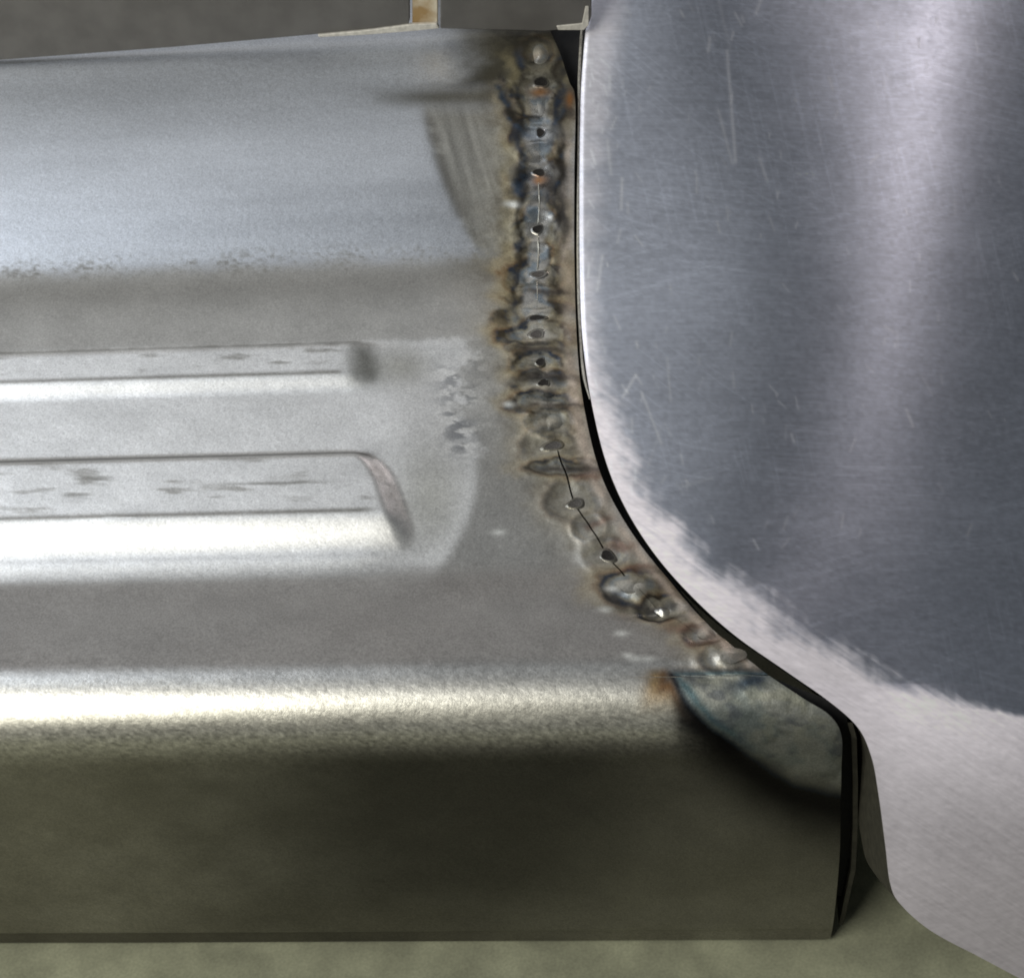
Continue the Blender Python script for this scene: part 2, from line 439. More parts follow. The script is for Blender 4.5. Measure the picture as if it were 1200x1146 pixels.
    s = np.exp(-((u - ua - 5) / 9) ** 2) * ss(118, 150, v) * (1 - ss(270, 300, v)); col = mix(col, (0.17, 0.165, 0.155), 0.65 * s * ss(0.3, 0.55, n_mid + 0.1))
    # soot smears running left from the top of the weld
    s = np.exp(-((v - 112 - 0.02 * (600 - u)) / 11) ** 2) * ss(380, 520, u) * (1 - ss(625, 660, u)) 
    col = mix(col, (0.13, 0.125, 0.10), 0.85 * s * ss(0.28, 0.55, n_mid + 0.08))
    s = ss(500, 590, u + 0.6 * (60 - v) + 40 * (n_mid - 0.5)) * (1 - ss(92, 135, v + 20 * (n_mid - 0.5)))
    col = mix(col, (0.115, 0.11, 0.085), 0.88 * s); metal = metal - 0.25 * s
    s = bump(v, 312, 16) * ss(500, 600, u + 20 * n_mid); col = mix(col, (0.17, 0.165, 0.14), 0.7 * s)
    # heat tint along the seam
    du = np.abs(u - su + 4) 
    zone = np.exp(-(du / (40 + 22 * n_mid)) ** 2) * ss(30, 60, v) * (1 - ss(772, 800, v))
    low = 1 - 0.45 * ss(510, 600, v)
    straw = mix(np.zeros_like(col) + (0.40, 0.365, 0.275), (0.25, 0.205, 0.12), ss(0.45, 0.62, fnoise(u, v, 22, 14, 62, 3)))
    col = mix(col, straw, np.clip(zone * low, 0, 1) * 0.85)
    ring_all = np.zeros_like(u)
    wx = 26 * (fnoise(u, v, 24, 18, 63, 4) - 0.5); wy = 18 * (fnoise(u, v, 24, 18, 64, 4) - 0.5)
    for i, (a, b_, rx, ry, st) in enumerate(HALOS):
        r = np.sqrt(((u + wx - a + 2) / rx) ** 2 + ((v + wy - b_) / ry) ** 2)
        near = r < 2.4
        if not near.any(): continue
        rr = r[near]; cn = col[near]; uu, vv = u[near], v[near]
        nz = fnoise(uu, vv, 15, 12, 300 + i, 3); ang = fnoise(uu, vv, 40, 30, 400 + i, 2)
        # outer fade: straw then brown towards the ring
        cn = mix(cn, (0.50, 0.42, 0.26), st * 0.55 * np.exp(-((rr - 1.45) / 0.35) ** 2) * ss(0.3, 0.6, ang + 0.1))
        cn = mix(cn, (0.24, 0.14, 0.06), st * 0.75 * np.exp(-((rr - 1.22) / 0.14) ** 2) * ss(0.35, 0.6, ang + 0.08))
        # inside: the tack repaints what lay below, straw rim, bluish patches, silver core
        cn = mix(cn, (0.42, 0.395, 0.315), st * 0.85 * (1 - ss(0.85, 1.05, rr)))
        cn = mix(cn, (0.40, 0.33, 0.17), st * 0.6 * np.exp(-((rr - 0.78) / 0.13) ** 2) * ss(0.4, 0.6, nz))
        cn = mix(cn, (0.20, 0.28, 0.36), st * 0.75 * np.exp(-((rr - 0.58) / 0.16) ** 2) * ss(0.48, 0.6, ang))
        cn = mix(cn, (0.62, 0.61, 0.58), st * 0.75 * (1 - ss(0.2, 0.55, rr)))
        # dark oxide ring
        w = 0.10 + 0.16 * nz
        k = st * np.exp(-((rr - 1.0) / w) ** 2) * ss(0.24, 0.42, ang)
        cn = mix(cn, mix(np.zeros_like(cn) + (0.035, 0.028, 0.02), (0.022, 0.035, 0.06), ss(0.52, 0.62, nz)), np.clip(k * 1.5, 0, 0.96))
        col[near] = cn
        rg = ring_all[near] * ss(0.6, 0.95, rr); ring_all[near] = np.maximum(rg, k)
        rn = rough[near]; rough[near] = rn - 0.12 * st * (1 - ss(0.5, 0.95, rr)) * (rn > 0.34)
    sm = ss(0.50, 0.64, fnoise(u, v, 24, 18, 95, 4)) * np.exp(-((u - su) / 26) ** 2) * ss(60, 110, v) * (1 - ss(420, 520, v))
    col = mix(col, (0.055, 0.05, 0.042), 0.5 * sm)
    s = np.exp(-((u - su) / 14) ** 4) * bump(v, 300, 14) + np.exp(-((u - su) / 24) ** 4) * bump(v, 348, 7)
    col = mix(col, (0.07, 0.065, 0.055), 0.75 * np.clip(s, 0, 1))
    s = ss(500, 575, u + 0.7 * (v - 80) + 60 * (n_mid - 0.5)) * (1 - ss(88, 124, v + 26 * (n_mid - 0.5))) * (1 - 0.6 * np.exp(-((u - 634) / 16) ** 2 - ((v - 66) / 18) ** 2))
    col = mix(col, mix(np.zeros_like(col) + (0.05, 0.046, 0.032), (0.02, 0.019, 0.015), ss(0.45, 0.6, n_mid)), 0.97 * s); metal = metal - 0.3 * s
    tan_ = np.exp(-((u - np.interp(v, STRIP[:, 1], STRIP[:, 0]) + 9) / 8) ** 2) * ss(125, 160, v) * (1 - ss(790, 812, v)) * (1 - 0.55 * ss(0.52, 0.66, fnoise(u, v, 16, 40, 98, 3)))
    col = mix(col, (0.70, 0.59, 0.50), 0.7 * tan_); rough = rough + 0.1 * tan_
    fd = np.exp(-((u - su + 6) / 44) ** 2) * ss(60, 110, v) * (1 - ss(470, 640, v))
    fdn = fnoise(u, v, 11, 8, 99, 4)
    col = mix(col, (0.10, 0.085, 0.055), fd * 0.45 * ss(0.52, 0.66, fdn)); col = mix(col, (0.70, 0.66, 0.54), fd * 0.25 * ss(0.56, 0.70, 1 - fdn))
    # burnt flanks either side of the silver run of the upper weld, yellowed metal beyond them
    up_ = ss(50, 75, v) * (1 - 0.85 * ss(330, 420, v)) * (1 - ss(470, 520, v))
    hw = 12 + 9 * np.abs(np.sin(v / 15.5 + 0.8)) + 12 * (fnoise(u * 0, v, 20, 13, 131, 2) - 0.5)
    dl = np.abs(u - su + 1 + 8 * (fnoise(u, v, 14, 11, 132, 3) - 0.5)) - hw
    col = mix(col, (0.33, 0.285, 0.165), 0.42 * up_ * np.exp(-((dl - 17) / 9) ** 2) * ss(0.42, 0.62, fnoise(u, v, 26, 22, 133, 3)))
    fk = ss(0.30, 0.52, fnoise(u, v, 16, 24, 134, 3))
    col = mix(col, mix(np.zeros_like(col) + (0.03, 0.025, 0.018), (0.02, 0.03, 0.05), ss(0.5, 0.6, n_mid)), 0.85 * up_ * np.exp(-((dl - 5) / 5.0) ** 2) * fk)
    sv = up_ * (1 - ss(-9, -1, dl)) * ss(100, 130, v)
    col = mix(col, mix(np.zeros_like(col) + (0.52, 0.52, 0.51), (0.30, 0.37, 0.44), ss(0.5, 0.64, fnoise(u, v, 13, 13, 135, 3))), 0.7 * sv)
    rough = rough - 0.08 * sv
    # cross-wise dark lines where each tack stopped
    for (a, b_, hw, t) in ((632, 408, 38, 5), (640, 441, 40, 4), (646, 474, 44, 4), (668, 549, 46, 6), (640, 340, 30, 4)):
        s = np.exp(-((u - a) / hw) ** 4 - ((v + wy * 0.7 - b_ - 0.004 * (u - a) ** 2 * 0.6) / t) ** 2)
        col = mix(col, (0.06, 0.05, 0.045), 0.85 * s * ss(0.25, 0.5, n_mid + 0.15))
    # reddish temper lines across the strip by the lower tacks
    for (a, b_, hw) in ((690, 560, 20), (702, 612, 18), (726, 640, 20), (746, 668, 24), (800, 735, 24), (822, 752, 20)):
        s = np.exp(-((u - a) / hw) ** 4 - ((v + wy - b_) / 5) ** 2); col = mix(col, (0.22, 0.12, 0.085), 0.6 * s)
    for (a, b_, rx, ry) in ((765, 712, 44, 5), (722, 700, 12, 8), (645, 215, 18, 26), (610, 205, 10, 24), (662, 255, 8, 40), (592, 118, 6, 22), (668, 118, 8, 24), (604, 150, 9, 16)):
        s = np.exp(-((u + wx * 0.6 - a) / rx) ** 2 - ((v + wy * 0.6 - b_) / ry) ** 2); col = mix(col, (0.045, 0.045, 0.05), 0.85 * s)
    # orange burn below the upper pits, blue and black V of the third tack
    for (a, b_, rx, ry) in ((632, 108, 10, 5), (631, 210, 8, 6), (668, 118, 4, 8)):
        s = np.exp(-((u - a) / rx) ** 2 - ((v - b_) / ry) ** 2); col = mix(col, (0.45, 0.20, 0.06), 0.75 * s)
    for (xa, ya, xb, yb_, w) in ((584, 104, 598, 138, 5), (598, 138, 626, 164, 4.5), (664, 132, 642, 168, 5), (596, 133, 630, 138, 2.5), (616, 196, 606, 222, 7), (660, 170, 657, 215, 5)):
        L2 = (xb - xa) ** 2 + (yb_ - ya) ** 2; t = np.clip(((u - xa) * (xb - xa) + (v - ya) * (yb_ - ya)) / L2, 0, 1)
        s = np.exp(-(np.hypot(u + wx * 0.4 - xa - t * (xb - xa), v + wy * 0.4 - ya - t * (yb_ - ya)) / w) ** 2)
        col = mix(col, mix(np.zeros_like(col) + (0.04, 0.036, 0.03), (0.03, 0.05, 0.08), ss(0.5, 0.6, n_mid)), 0.88 * s)
    s = np.exp(-((u - 633) / 15) ** 2 - ((v - 158) / 12) ** 2); col = mix(col, (0.56, 0.62, 0.70), 0.6 * s)
    # pale specks near the lower end of the weld
    for (a, b_) in ((728, 742), (736, 768), (760, 772), (716, 690), (709, 714), (745, 772), (584, 624), (598, 238), (596, 474), (603, 240)):
        s = np.exp(-((u - a) / 8) ** 2 - ((v - b_) / 3.5) ** 2); col = mix(col, (0.85, 0.86, 0.82), 0.75 * s)
    # burnt corner on the rolled edge
    c = corner(u, v)
    inside = (1 - ss(0.0, 1.0, c)) * ss(770, 790, v)
    blo = ss(0.35, 0.65, fnoise(u, v, 26, 20, 94, 4))
    cc = mix(np.zeros_like(col) + (0.19, 0.20, 0.18), (0.31, 0.32, 0.295), blo)
    cc = mix(cc, (0.14, 0.19, 0.20), ss(0.5, 0.72, fnoise(u, v, 44, 32, 96, 3)) * 0.4)
    col = mix(col, cc, inside)
    rough = rough + 0.06 * inside
    lo = ss(800, 850, v)
    ring = np.exp(-((c - 0.95) / 0.36) ** 2); wide = np.exp(-(np.clip(c - 1.2, 0, 9) / (0.35 + 1.1 * lo)) ** 2) * (c > 0.95)
    sel = ss(778, 792, v)
    col = mix(col, (0.30, 0.19, 0.07), sel * (1 - lo) * np.exp(-((c - 1.8) / 0.6) ** 2) * 0.85)
    col = mix(col, (0.006, 0.010, 0.020), sel * ring * 0.97)
    col = mix(col, (0.010, 0.009, 0.009), sel * wide * (0.25 + 0.75 * lo) * 0.97 * ss(770, 800, u))
    col = mix(col, (0.17, 0.085, 0.035), sel * (1 - lo) * np.exp(-((c - 1.42) / 0.22) ** 2) * 0.85)
    col = mix(col, (0.05, 0.12, 0.15), sel * np.exp(-((c - 0.52) / 0.24) ** 2) * (1 - ss(845, 900, v)) * 0.8)
    col = mix(col, (0.34, 0.34, 0.27), inside * 0.4 * ss(0.56, 0.72, fnoise(u, v, 20, 14, 196, 3)) * (1 - ss(850, 890, v)))
    col = mix(col, (0.09, 0.10, 0.12), inside * 0.6 * ss(0.52, 0.68, fnoise(u, v, 24, 16, 197, 4)))
    s = np.exp(-((u - 876) / 30) ** 2 - ((v - 799 + 0.30 * (u - 876)) / 9) ** 2); col = mix(col, (0.03, 0.05, 0.08), 0.9 * s)
    metal = np.clip(metal - 0.15 * ring_all, 0.3, 1)
    return np.clip(col, 0.004, 0.95), np.stack([np.clip(rough, 0.15, 0.8), metal], -1)

sill = empty('sill_panel', (X0, 0.0, FLOOR_Z))
sill['label'] = 'stamped bare steel sill with pressed beads, rolled front edge and tack-welded seam'
sill['kind'] = 'thing'; sill['category'] = 'steel sill'

def make_sheet(name, qs, xl, xr, cols, sides):
    """xl, xr arrays over q; cols in 0..1"""
    if isinstance(cols, tuple):
        a = np.linspace(0, 1, cols[0], endpoint=False)[None, :]; b = 1 - (1 - np.linspace(0, 1, cols[1])) ** 1.25; b = b[None, :]
        X = np.concatenate([xl[:, None] + (XM - xl)[:, None] * a, XM + (xr[:, None] - XM) * b], 1)
    else:
        X = xl[:, None] + (xr - xl)[:, None] * cols[None, :]
    Q = np.repeat(qs[:, None], X.shape[1], 1)
    P = sill_point(X, Q)
    P[..., 0] = X
    u, v = proj(P)
    n = prof_normal(Q)
    P = P + n * sill_height(u, v, Q)[..., None]
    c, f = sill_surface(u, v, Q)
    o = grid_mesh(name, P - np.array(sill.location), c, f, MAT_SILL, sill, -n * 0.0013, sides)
    return o

qs = np.concatenate([np.linspace(-58, 30, 30, endpoint=False), np.linspace(30, 900, 640, endpoint=False), np.linspace(900, 1112, 130)])
def GAP(q): return np.interp(q, [0, 520, 545, 690, 700, 800], [0.00003, 0.00003, 0.00032, 0.00032, 0.00010, 0.00003])
qcut = float(np.interp(792, SEAM[:, 1], np.linspace(0, 1, len(SEAM)))) 
q_end = sq[-1] - 1.0
xr = np.where(qs < q_end, seam_X(qs) - GAP(qs), edge_X(qs))
xl = np.full_like(qs, X0 - 0.62)
# columns: coarse outside the frame, fine inside
XM = X0 - 0.122
cols = (30, 320)
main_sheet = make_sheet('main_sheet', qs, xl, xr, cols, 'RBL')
qstart = float(np.interp(36, STRIP[:, 1], np.linspace(0, 1, len(STRIP))))
qs2 = np.linspace(44, q_end, 620)
end_strip = make_sheet('end_strip', qs2, seam_X(qs2) + GAP(qs2), edge_X(qs2), np.linspace(0, 1, 44), 'LRTB')
end_strip['label'] = 'narrow heat-tinted curved steel strip welded to the sheet end'

# unseen plate added behind the sill to keep light out from under it
yt, zt = prof(np.array([-58.0]))
sx = X0 - 0.62
o0 = np.array(sill.location)
poly_mesh('light_block', [np.array(p) - o0 for p in ((sx, yt[0] + 0.001, zt[0]), (edge_X(-58.) + 0.0, yt[0] + 0.001, zt[0]), (edge_X(-58.), yt[0] + 0.001, FLOOR_Z + 0.001), (sx, yt[0] + 0.001, FLOOR_Z + 0.001))],
          [(0, 1, 2, 3)], MAT_FLANGE, sill)

# black sheet added under the sheet end to stand in for shade in gaps
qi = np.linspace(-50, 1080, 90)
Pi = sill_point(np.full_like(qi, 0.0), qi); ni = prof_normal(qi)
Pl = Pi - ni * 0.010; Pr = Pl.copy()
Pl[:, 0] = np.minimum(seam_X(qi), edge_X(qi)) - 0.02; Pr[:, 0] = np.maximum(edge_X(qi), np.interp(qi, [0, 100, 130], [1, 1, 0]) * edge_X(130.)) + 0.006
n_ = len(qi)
poly_mesh('gap_shade_sheet', np.concatenate([Pl, Pr]) - o0, [(i, i + 1, n_ + i + 1, n_ + i) for i in range(n_ - 1)], MAT_BLACK, sill, smooth=True)

# end flange: a narrow upright plate just behind the open end of the front face
def sill_at(u, v, lift=0.0):
    X, q = chart_to_sill(np.array([u], float), np.array([v], float))
    P = sill_point(X, q)[0]; P[0] = X[0]
    return P + prof_normal(q)[0] * lift
fl = [(987, 858), (992, 876), (994, 930), (994, 980), (992, 1030), (985, 1062), (978, 1094)]
va = [sill_at(a - 4, b) + np.array([0.0030, 0.004, 0]) for a, b in fl]
vb_ = [p + np.array([0.0016, 0.0, 0.0]) for p in va]
vc = [p + np.array([0.0016, 0.035, 0.0]) for p in va]
vd = [p + np.array([0.0, 0.035, 0.0]) for p in va]
n = len(fl); V = [p - o0 for p in va + vb_ + vc + vd]
Fc = []
for i in range(n - 1):
    for k in range(4):
        a, b = k * n, ((k + 1) % 4) * n
        Fc.append((a + i, a + i + 1, b + i + 1, b + i))
poly_mesh('end_flange', V, Fc, MAT_FLANGE, sill)

# ------------------------------------------------------------------ tack welds along the seam
def tack_mesh(rx, ry, kind, seed):
    rs = np.random.RandomState(seed)
    m = 22
    H = {'bead': .42, 'ridge': .13, 'flat': .06, 'hole': .06}[kind] * min(rx, ry)
    if kind in ('bead', 'ridge'): pr = [(0.02, 1.0), (.25, .95), (.5, .72), (.75, .36), (1.0, .08), (1.3, -.25)]
    elif kind == 'flat': pr = [(0.02, .1), (.5, .12), (.72, .45), (.86, 1.0), (1.0, .3), (1.2, -1.5)]
    else:                pr = [(0.02, .2), (.45, .25), (.70, .45), (.84, 1.0), (1.0, .45), (1.25, -2.0)]
    V = []; Fs = []
    p1, p2 = rs.rand(2) * 6.28
    for k, (a, z) in enumerate(pr):
        for j in range(m):
            t = 2 * math.pi * j / m
            w = 1 + 0.14 * math.sin(2 * t + p1) + 0.10 * math.sin(3 * t + p2)
            V.append((a * rx * w * math.cos(t), a * ry * w * math.sin(t), z * H * (1 + 0.35 * a * math.sin(t + p2) * (z > 0))))
    for k in range(len(pr) - 1):
        for j in range(m):
            Fs.append((k * m + j, (k + 1) * m + j, (k + 1) * m + (j + 1) % m, k * m + (j + 1) % m))
    return V, Fs, m

for i, (a, b, rx, ry, kind) in enumerate(TACKS):
    X, q = chart_to_sill(np.array([a], float), np.array([b], float))
    P = sill_point(X, q); P[..., 0] = X
    n = prof_normal(q)[0]
    hgt = sill_height(np.array([a], float), np.array([b], float), q)[0]
    P = P[0] + n * (hgt + 0.0002)
    V, Fs, m = tack_mesh(rx * 0.0003 * (0.85 if kind == 'hole' else 1), ry * 0.00041 * (0.8 if kind == 'hole' else 1), kind, 300 + i)
    zc = Vector(n); xc = Vector((1, 0, 0)); yc = zc.cross(xc)
    mt = Matrix((xc, yc, zc)).transposed().to_4x4(); mt.translation = Vector(P - o0)
    mt = mt @ Matrix.Rotation(-0.45 if b > 640 else (i * 1.7) % 0.3 - 0.15, 4, 'Z')
    o = poly_mesh('tack_weld', V, Fs, MAT_SILL, sill, smooth=True)
    # the tack carries on the heat colours of the sheet round it, a little brighter
    Wv = np.array([tuple(mt @ Vector(p)) for p in V]) + o0
    uw, vw = proj(Wv); _, qw = chart_to_sill(uw, vw)
    cw, fw = sill_surface(uw, vw, qw)
    cw = np.clip(cw * (1.2 if kind == 'bead' else 1.0 if kind == 'ridge' else 0.5) + (0.08 if kind == 'bead' else 0.0), 0, 0.9); fw[:, 0] = 0.30
    at = o.data.attributes.new('tint', 'FLOAT_COLOR', 'POINT'); at.data.foreach_set('color', np.concatenate([cw, np.ones((len(cw), 1))], 1).astype(np.float32).ravel())
    at = o.data.attributes.new('finish', 'FLOAT_COLOR', 'POINT'); at.data.foreach_set('color', np.concatenate([fw, np.zeros((len(cw), 1)), np.ones((len(cw), 1))], 1).astype(np.float32).ravel())
    if kind in ('hole', 'flat'):
        o.data.materials.append(MAT_SOOT if kind == 'hole' else MAT_DULL)
        for p in o.data.polygons:
            if p.index < m * (3 if kind == 'hole' else 2): p.material_index = 1
    o.matrix_local = mt

# bright rod added along the seam as the glint of its edge
def seam_glint(v0, v1, rad):
    vv = np.linspace(v0, v1, 40); uu = np.interp(vv, SEAM[:, 1], SEAM[:, 0]) + 0.7 * np.sin(vv / 9.0)
    X, q = chart_to_sill(uu, vv); P = sill_point(X, q); P[..., 0] = X
    n = prof_normal(q); ctr = P + n * (sill_height(uu, vv, q) + rad * 0.4)[:, None] - o0
    V = []; Fs = []; m = 6
    for i in range(len(ctr)):
        t = ctr[min(i + 1, len(ctr) - 1)] - ctr[max(i - 1, 0)]; t /= np.linalg.norm(t)
        a = np.cross(t, n[i]); a /= np.linalg.norm(a)
        r = rad * min(1.0, 0.3 + i / 4.0, 0.3 + (len(ctr) - 1 - i) / 4.0)
        for j in range(m):
            th = 2 * math.pi * j / m; V.append(ctr[i] + r * (math.cos(th) * a + math.sin(th) * n[i]))
    for i in range(len(ctr) - 1):
        for j in range(m): Fs.append((i * m + j, i * m + (j + 1) % m, (i + 1) * m + (j + 1) % m, (i + 1) * m + j))
    poly_mesh('seam_glint', V, Fs, MAT_LIP, sill, smooth=True)
seam_glint(214, 261, 0.00028); seam_glint(275, 315, 0.00036); seam_glint(329, 352, 0.0002)

# ------------------------------------------------------------------ side panel on the right
EDGE = curve([(693, -60), (690, 0), (684, 60), (680, 130), (679, 250), (680, 340), (683, 400), (692, 465), (709, 537), (733, 595), (768, 650), (812, 700),
              (862, 745), (922, 787), (972, 822), (1006, 853), (1022, 888), (1030, 930), (1038, 990), (1044, 1036), (1056, 1060), (1092, 1091), (1150, 1122), (1215, 1156), (1290, 1190)])
def edge_u(v): return np.interp(v, EDGE[:, 1], EDGE[:, 0])
def sill_depth(u, v):
    X, q = chart_to_sill(u, v); P = sill_point(X, q); P[..., 0] = X
    return (P - CAM) @ f_w
kv = np.array([-60, 60, 200, 350, 500, 650, 780], float)
kd = sill_depth(edge_u(kv), kv) - 0.006
flo = lambda u, v: ((FLOOR_Z - CAM[2]) / rays(u, v)[..., 2])
# quadratic through the run beside the sill, then the panel dips towards the floor
pc = np.polyfit(kv, kd, 2)
while True:
    ex = np.polyval(pc, kv) - (kd)
    pc[2] -= max(0, ex.max()) + 1e-6
    if ex.max() <= 1e-5: break
def side_depth(u, v):
    t = np.polyval(pc, v)
    t = t + 0.00016 * np.clip(v - 800, 0, None) ** 2 / 346 * 1.25      # dips to the floor
    x = (u - 860.0) * 0.0003
    xe = np.clip(x - 0.115, 0, None)
    t = t + (x * x - xe * xe) * 1.6 - 0.06 * x                                       # gentle barrel across
    yy = (np.minimum(v, 800) - 380) * 0.0004
    t = t + 0.6 * yy * yy * ss(660, 1060, u)                              # and a little along it
    e = np.clip((u - edge_u(v)) * 0.0003, 0, None)
    t = t + 0.0006 * np.exp(-(e / 0.0009) ** 2) * (1 - ss(380, 470, v))                       # softened border
    return t
def side_point(u, v, back=0.0):
    u = np.asarray(u, float); v = np.asarray(v, float)
    return CAM + rays(u, v) * (side_depth(u, v) + back)[..., None]

side = empty('side_panel', tuple(side_point(np.array(1200.), np.array(1100.))))
side['label'] = 'brushed grey sheet-metal side panel with curved edge and pale sanded border'
side['kind'] = 'thing'; side['category'] = 'body panel'
os_ = np.array(side.location)

def side_surface(u, v):
    col = np.empty(u.shape + (3,)); col[:] = (0.57, 0.61, 0.71)
    rough = np.full(u.shape, 0.35); metal = np.full(u.shape, 0.95)
    e = u - edge_u(v)
    br = fnoise(u, v - 0.06 * u, 120, 3.0, 201, 3); nb = fnoise(u, v, 160, 120, 202, 3); nf = fnoise(u, v, 5, 4, 203, 2)
    arcs = 0
    for k_, an in enumerate((0.12, -0.3, 0.55, 1.35)):
        ca, sa = math.cos(an), math.sin(an)
        uu = u * ca + v * sa + 0.0006 * (v - 500) ** 2 * (k_ % 2); vv = -u * sa + v * ca + 0.0005 * (u - 900) ** 2 * ((k_ + 1) % 2)
        arcs = arcs + ss(0.55, 0.8, fnoise(uu, vv, 110, 2.6, 230 + k_, 3)) * ss(0.4, 0.65, fnoise(u, v, 130, 110, 240 + k_, 2))
    col = col * (1 + 0.10 * (br - 0.5) + 0.35 * (nb - 0.5) + 0.28 * (nf - 0.5) + 0.13 * arcs)[..., None]
    rough = rough + 0.10 * (fnoise(u, v, 90, 60, 251, 3) - 0.5)
    # sanded border: perpendicular-ish distance to the edge, ragged inner limit with sanding strokes
    de = EDGE[(EDGE[:, 1] > -60)]
    d = np.full(u.shape, 1e9)
    for k in range(0, len(de) - 1, 6):
        d = np.minimum(d, np.hypot(u - de[k, 0], v - de[k, 1]))
    wv = np.interp(v, [-60, 60, 200, 330, 420, 520, 600, 660, 740, 800, 830, 870, 950, 1200], [46, 40, 27, 15, 19, 29, 35, 42, 50, 72, 145, 400, 600, 700])
    ragn = 34 * (fnoise(u + 0.9 * v, v - 0.7 * u, 70, 6, 205, 4) - 0.5) + 44 * (fnoise(u, v, 60, 50, 207, 4) - 0.5) + 22 * (fnoise(u, v, 9, 26, 211, 3) - 0.5)
    sharp = np.interp(v, [0, 400, 520, 1200], [18, 20, 24, 30])
    m = 1 - ss(-1, 1, (d - wv + ragn * np.interp(v, [0, 380, 600, 1200], [0.15, 0.3, 1.0, 1.0])) / sharp)
    amt = np.interp(v, [-60, 250, 380, 480, 1200], [0.55, 0.45, 0.6, 1.0, 1.0])
    low_shade = 1 - 0.36 * ss(820, 1000, v + 0.1 * (1200 - u))  # painted shade: sanded border darkens towards the bottom
    st = fnoise(u + 0.55 * v, v - 0.45 * u, 60, 4, 209, 3)
    sand = np.zeros_like(col) + np.array((0.90, 0.855, 0.925))
    sand = sand * (1 + 0.22 * (fnoise(u + 0.7 * v, v - 0.62 * u, 40, 2.4, 219, 3) - 0.5) + 0.35 * (nb - 0.5) + 0.14 * (nf - 0.5))[..., None] * low_shade[..., None]
    k = m * amt
    col = mix(col, sand, k); rough = rough + 0.22 * k; metal = metal - 0.75 * k
    # scratches
    rs = np.random.RandomState(5)
    scr = [(842, 0, 856, 60, 1.4), (852, 60, 862, 190, 1.6), (842, 130, 858, 192, 1.4), (892, 0, 886, 16, 1.5), (832, 45, 830, 60, 1.6), (890, 185, 898, 210, 1.5), (712, 165, 716, 205, 1.7), (729, 210, 728, 245, 1.6),
           (706, 300, 700, 340, 1.6), (752, 460, 775, 520, 1.3), (782, 420, 786, 470, 1.1), (730, 465, 745, 440, 1.6), (745, 440, 752, 450, 1.4), (800, 570, 835, 560, 1.4), (775, 500, 760, 545, 1.2), (1062, 480, 1070, 500, 1.4), (1080, 440, 1092, 462, 1.2)]
    for _ in range(170):
        a = 690 + 500 * rs.rand() ** 1.7; b = 640 * rs.rand() ** 1.2; l = rs.uniform(2, 18); t = rs.normal(1.45, 0.35)
        scr.append((a, b, a + l * math.cos(t), b + l * math.sin(t), rs.uniform(0.5, 1.2)))
    for (x0, y0, x1, y1, w) in scr:
        sel = (u > min(x0, x1) - 6) & (u < max(x0, x1) + 6) & (v > min(y0, y1) - 6) & (v < max(y0, y1) + 6)
        if not sel.any(): continue
        uu, vv = u[sel], v[sel]
        L2 = (x1 - x0) ** 2 + (y1 - y0) ** 2
        t = np.clip(((uu - x0) * (x1 - x0) + (vv - y0) * (y1 - y0)) / L2, 0, 1)
        dd = np.hypot(uu - x0 - t * (x1 - x0), vv - y0 - t * (y1 - y0))
        g = np.exp(-(dd / (w + 0.5)) ** 2) * (0.2 + 0.45 * rs.rand())
        c = col[sel]; col[sel] = mix(c, (0.85, 0.88, 0.95), g); 
        r_ = rough[sel]; rough[sel] = r_ + 0.2 * g
    return np.clip(col, 0.004, 0.95), np.stack([np.clip(rough, 0.15, 0.85), np.clip(metal, 0, 1)], -1)

rows = np.linspace(-58, 1185, 780)
cc = np.concatenate([np.linspace(0, 0.02, 12, endpoint=False), np.linspace(0.02, 1, 330)])
ue = edge_u(rows); ur = np.full_like(ue, 1330.0)
U = ue[:, None] + (ur - ue)[:, None] * cc[None, :]
U = np.concatenate([U, np.repeat(np.linspace(1350, 1900, 24)[None, :], len(rows), 0)], 1)      # the panel goes on past the frame
Vv = np.repeat(rows[:, None], U.shape[1], 1)
P = side_point(U, Vv)
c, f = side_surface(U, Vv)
sk = np.repeat(np.repeat((f_w * 0.0012)[None, None], P.shape[0], 0), P.shape[1], 1)
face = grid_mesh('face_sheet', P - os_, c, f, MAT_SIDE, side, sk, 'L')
# brushing direction runs across the panel
uvl = face.data.uv_layers.new(name='brush')
vi = np.empty(len(face.data.loops), dtype=np.int32); face.data.loops.foreach_get('vertex_index', vi)
nmain = U.size
uvp = np.zeros((len(face.data.vertices), 2)); uvp[:nmain, 0] = Vv.ravel() / 1200; uvp[:nmain, 1] = U.ravel() / 1200
uvl.data.foreach_set('uv', uvp[vi].astype(np.float32).ravel())

# turned-back flange along the edge, leaving the dark gap beside the sill
ev = np.linspace(-58, 1060, 220); eu = edge_u(ev)
A = side_point(eu + 0.8, ev, 0.0030)
dep = np.interp(ev, [-60, 300, 430, 800, 860, 1000, 1040, 1060], [0.010, 0.010, 0.020, 0.03, 0.046, 0.046, 0.040, 0.010])
left = np.interp(ev, [-60, 400, 470, 780, 850, 950, 1030, 1060], [0.0, 0.0, 0.0008, 0.001, 0.001, 0.001, 0.001, 0.0])
B = A + f_w * dep[:, None] - r_w * left[:, None]
V = np.concatenate([A, B]) - os_; n = len(ev)
poly_mesh('return_flange', V, [(i, i + 1, n + i + 1, n + i) for i in range(n - 1)], MAT_FLANGE, side, smooth=True)

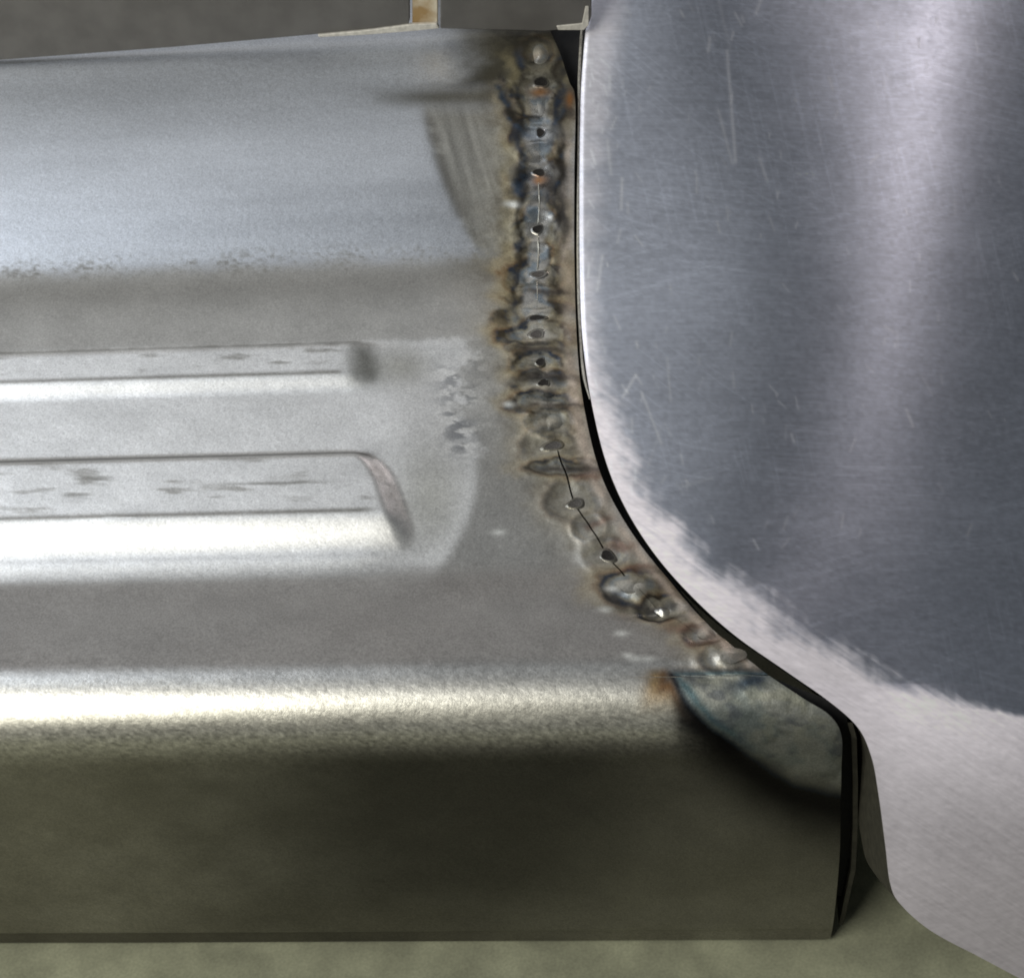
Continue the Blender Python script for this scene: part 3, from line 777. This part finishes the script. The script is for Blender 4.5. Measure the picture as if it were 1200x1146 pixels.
# thin bright rolled lip beside the upper seam
lipc = curve([(681, 30), (679, 60), (677, 120), (676.5, 250), (677, 340), (679, 400), (683, 440), (690, 468)])
ctr = side_point(lipc[:, 0] + 1.0, lipc[:, 1], 0.0012)
V = []; Fs = []
m = 8
for i, p in enumerate(ctr):
    t = ctr[min(i + 1, len(ctr) - 1)] - ctr[max(i - 1, 0)]; t /= np.linalg.norm(t)
    a = np.cross(t, f_w); a /= np.linalg.norm(a); b = np.cross(t, a)
    rr = 0.00062 * (1 - 0.7 * max(0, (i - len(ctr) * 0.85) / (len(ctr) * 0.15)))
    for j in range(m):
        th = 2 * math.pi * j / m
        V.append(p + rr * (math.cos(th) * a + math.sin(th) * b) - os_)
for i in range(len(ctr) - 1):
    for j in range(m):
        Fs.append((i * m + j, i * m + (j + 1) % m, (i + 1) * m + (j + 1) % m, (i + 1) * m + j))
poly_mesh('edge_lip', V, Fs, MAT_LIP, side, smooth=True)

# ------------------------------------------------------------------ rail above the sill
pa = sill_at(0, 70, 0.010); pb = sill_at(640, 36, 0.010)
nr = np.array([0.0, -math.sin(math.radians(82)), math.cos(math.radians(82))])
ax = pb - pa; ax /= np.linalg.norm(ax); nr = nr - ax * nr.dot(ax); nr /= np.linalg.norm(nr)
def rail_pt(u, v, lift=0.0):
    d = rays(u, v); t = (pa + nr * lift - CAM).dot(nr) / d.dot(nr)
    return CAM + d * t
rail = empty('upper_rail', tuple(rail_pt(300, 50)))
rail['label'] = 'dark grey steel rail crossing above the sill with a small rusty tab'
rail['kind'] = 'thing'; rail['category'] = 'steel rail'
orl = np.array(rail.location)
def slab(name, pts, lift, thick, mat, bevel=0.0004):
    a = [rail_pt(x, y, lift) - orl for x, y in pts]; b = [p - nr * thick for p in a]
    n = len(pts)
    Fs = [tuple(range(n))[::-1], tuple(range(n, 2 * n))] + [(i, (i + 1) % n, n + (i + 1) % n, n + i) for i in range(n)]
    o = poly_mesh(name, a + b, Fs, mat, rail, bevel=bevel)
    return o
slab('rail_plate', [(-700, -120), (479, -120), (480, 24), (478, 31), (380, 40), (200, 56), (0, 71), (-700, 130)], 0.0, 0.003, MAT_RAIL)
slab('rail_plate', [(516, -120), (694, -120), (693, 20), (688, 33), (640, 37), (516, 34)], 0.0006, 0.004, MAT_RAIL)
slab('rusty_tab', [(483, -120), (513, -120), (513, 30), (483, 30)], -0.0012, 0.002, MAT_RUST)
slab('bright_lip', [(372, 41.5), (430, 36), (484, 29), (512, 28), (515, 34), (486, 37), (430, 41.5), (374, 44.5)], 0.0012, 0.0022, MAT_CREAM, 0.0004)
slab('bright_lip', [(652, 31), (682, 28), (686, 8), (690, 8), (690, 30), (684, 36), (654, 36)], 0.0012, 0.0016, MAT_CREAM, 0.0003)  # pale colour stands in for the highlight on the plate's edge and curl

# ------------------------------------------------------------------ floor
s = 3.0
nt = MAT_FLOOR.node_tree; N, L = nt.nodes, nt.links
pb_ = N['Principled BSDF']; src = pb_.inputs['Base Color'].links[0].from_socket
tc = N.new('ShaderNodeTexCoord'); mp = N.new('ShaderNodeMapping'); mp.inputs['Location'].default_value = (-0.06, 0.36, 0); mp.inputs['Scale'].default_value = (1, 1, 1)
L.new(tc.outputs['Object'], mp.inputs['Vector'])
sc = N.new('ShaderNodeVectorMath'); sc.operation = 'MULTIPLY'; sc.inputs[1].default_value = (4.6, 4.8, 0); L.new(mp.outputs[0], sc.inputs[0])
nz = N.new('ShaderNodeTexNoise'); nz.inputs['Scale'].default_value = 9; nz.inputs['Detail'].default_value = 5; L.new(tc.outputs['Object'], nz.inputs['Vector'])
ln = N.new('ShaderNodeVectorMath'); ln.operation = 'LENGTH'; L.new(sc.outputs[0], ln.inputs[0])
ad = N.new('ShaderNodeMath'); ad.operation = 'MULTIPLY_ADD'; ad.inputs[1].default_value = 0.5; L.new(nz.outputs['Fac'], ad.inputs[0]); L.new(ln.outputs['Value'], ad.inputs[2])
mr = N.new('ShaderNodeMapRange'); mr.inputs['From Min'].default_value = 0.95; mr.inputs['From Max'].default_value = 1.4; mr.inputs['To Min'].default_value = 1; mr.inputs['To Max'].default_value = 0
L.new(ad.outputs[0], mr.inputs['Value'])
mx = N.new('ShaderNodeMix'); mx.data_type = 'RGBA'; L.new(mr.outputs[0], mx.inputs[0]); L.new(src, mx.inputs[6]); mx.inputs[7].default_value = (0.03, 0.03, 0.026, 1)  # dark patch painted as the shaded floor mirrored in the front face
gr = N.new('ShaderNodeTexNoise'); gr.inputs['Scale'].default_value = 900; gr.inputs['Detail'].default_value = 4; L.new(tc.outputs['Object'], gr.inputs['Vector'])
gm = N.new('ShaderNodeMapRange'); gm.inputs['From Min'].default_value = 0.3; gm.inputs['From Max'].default_value = 0.7; gm.inputs['To Min'].default_value = 0.88; gm.inputs['To Max'].default_value = 1.12
L.new(gr.outputs['Fac'], gm.inputs['Value'])
vm = N.new('ShaderNodeVectorMath'); vm.operation = 'SCALE'; L.new(mx.outputs[2], vm.inputs[0]); L.new(gm.outputs[0], vm.inputs['Scale']); L.new(vm.outputs[0], pb_.inputs['Base Color'])
fl_o = poly_mesh('floor', [(-s, -s, FLOOR_Z), (s, -s, FLOOR_Z), (s, s, FLOOR_Z), (-s, s, FLOOR_Z)], [(0, 1, 2, 3)], MAT_FLOOR)
fl_o['kind'] = 'structure'
print('floor z', FLOOR_Z, 'verts', sum(len(o.data.vertices) for o in bpy.data.objects if o.type == 'MESH'))
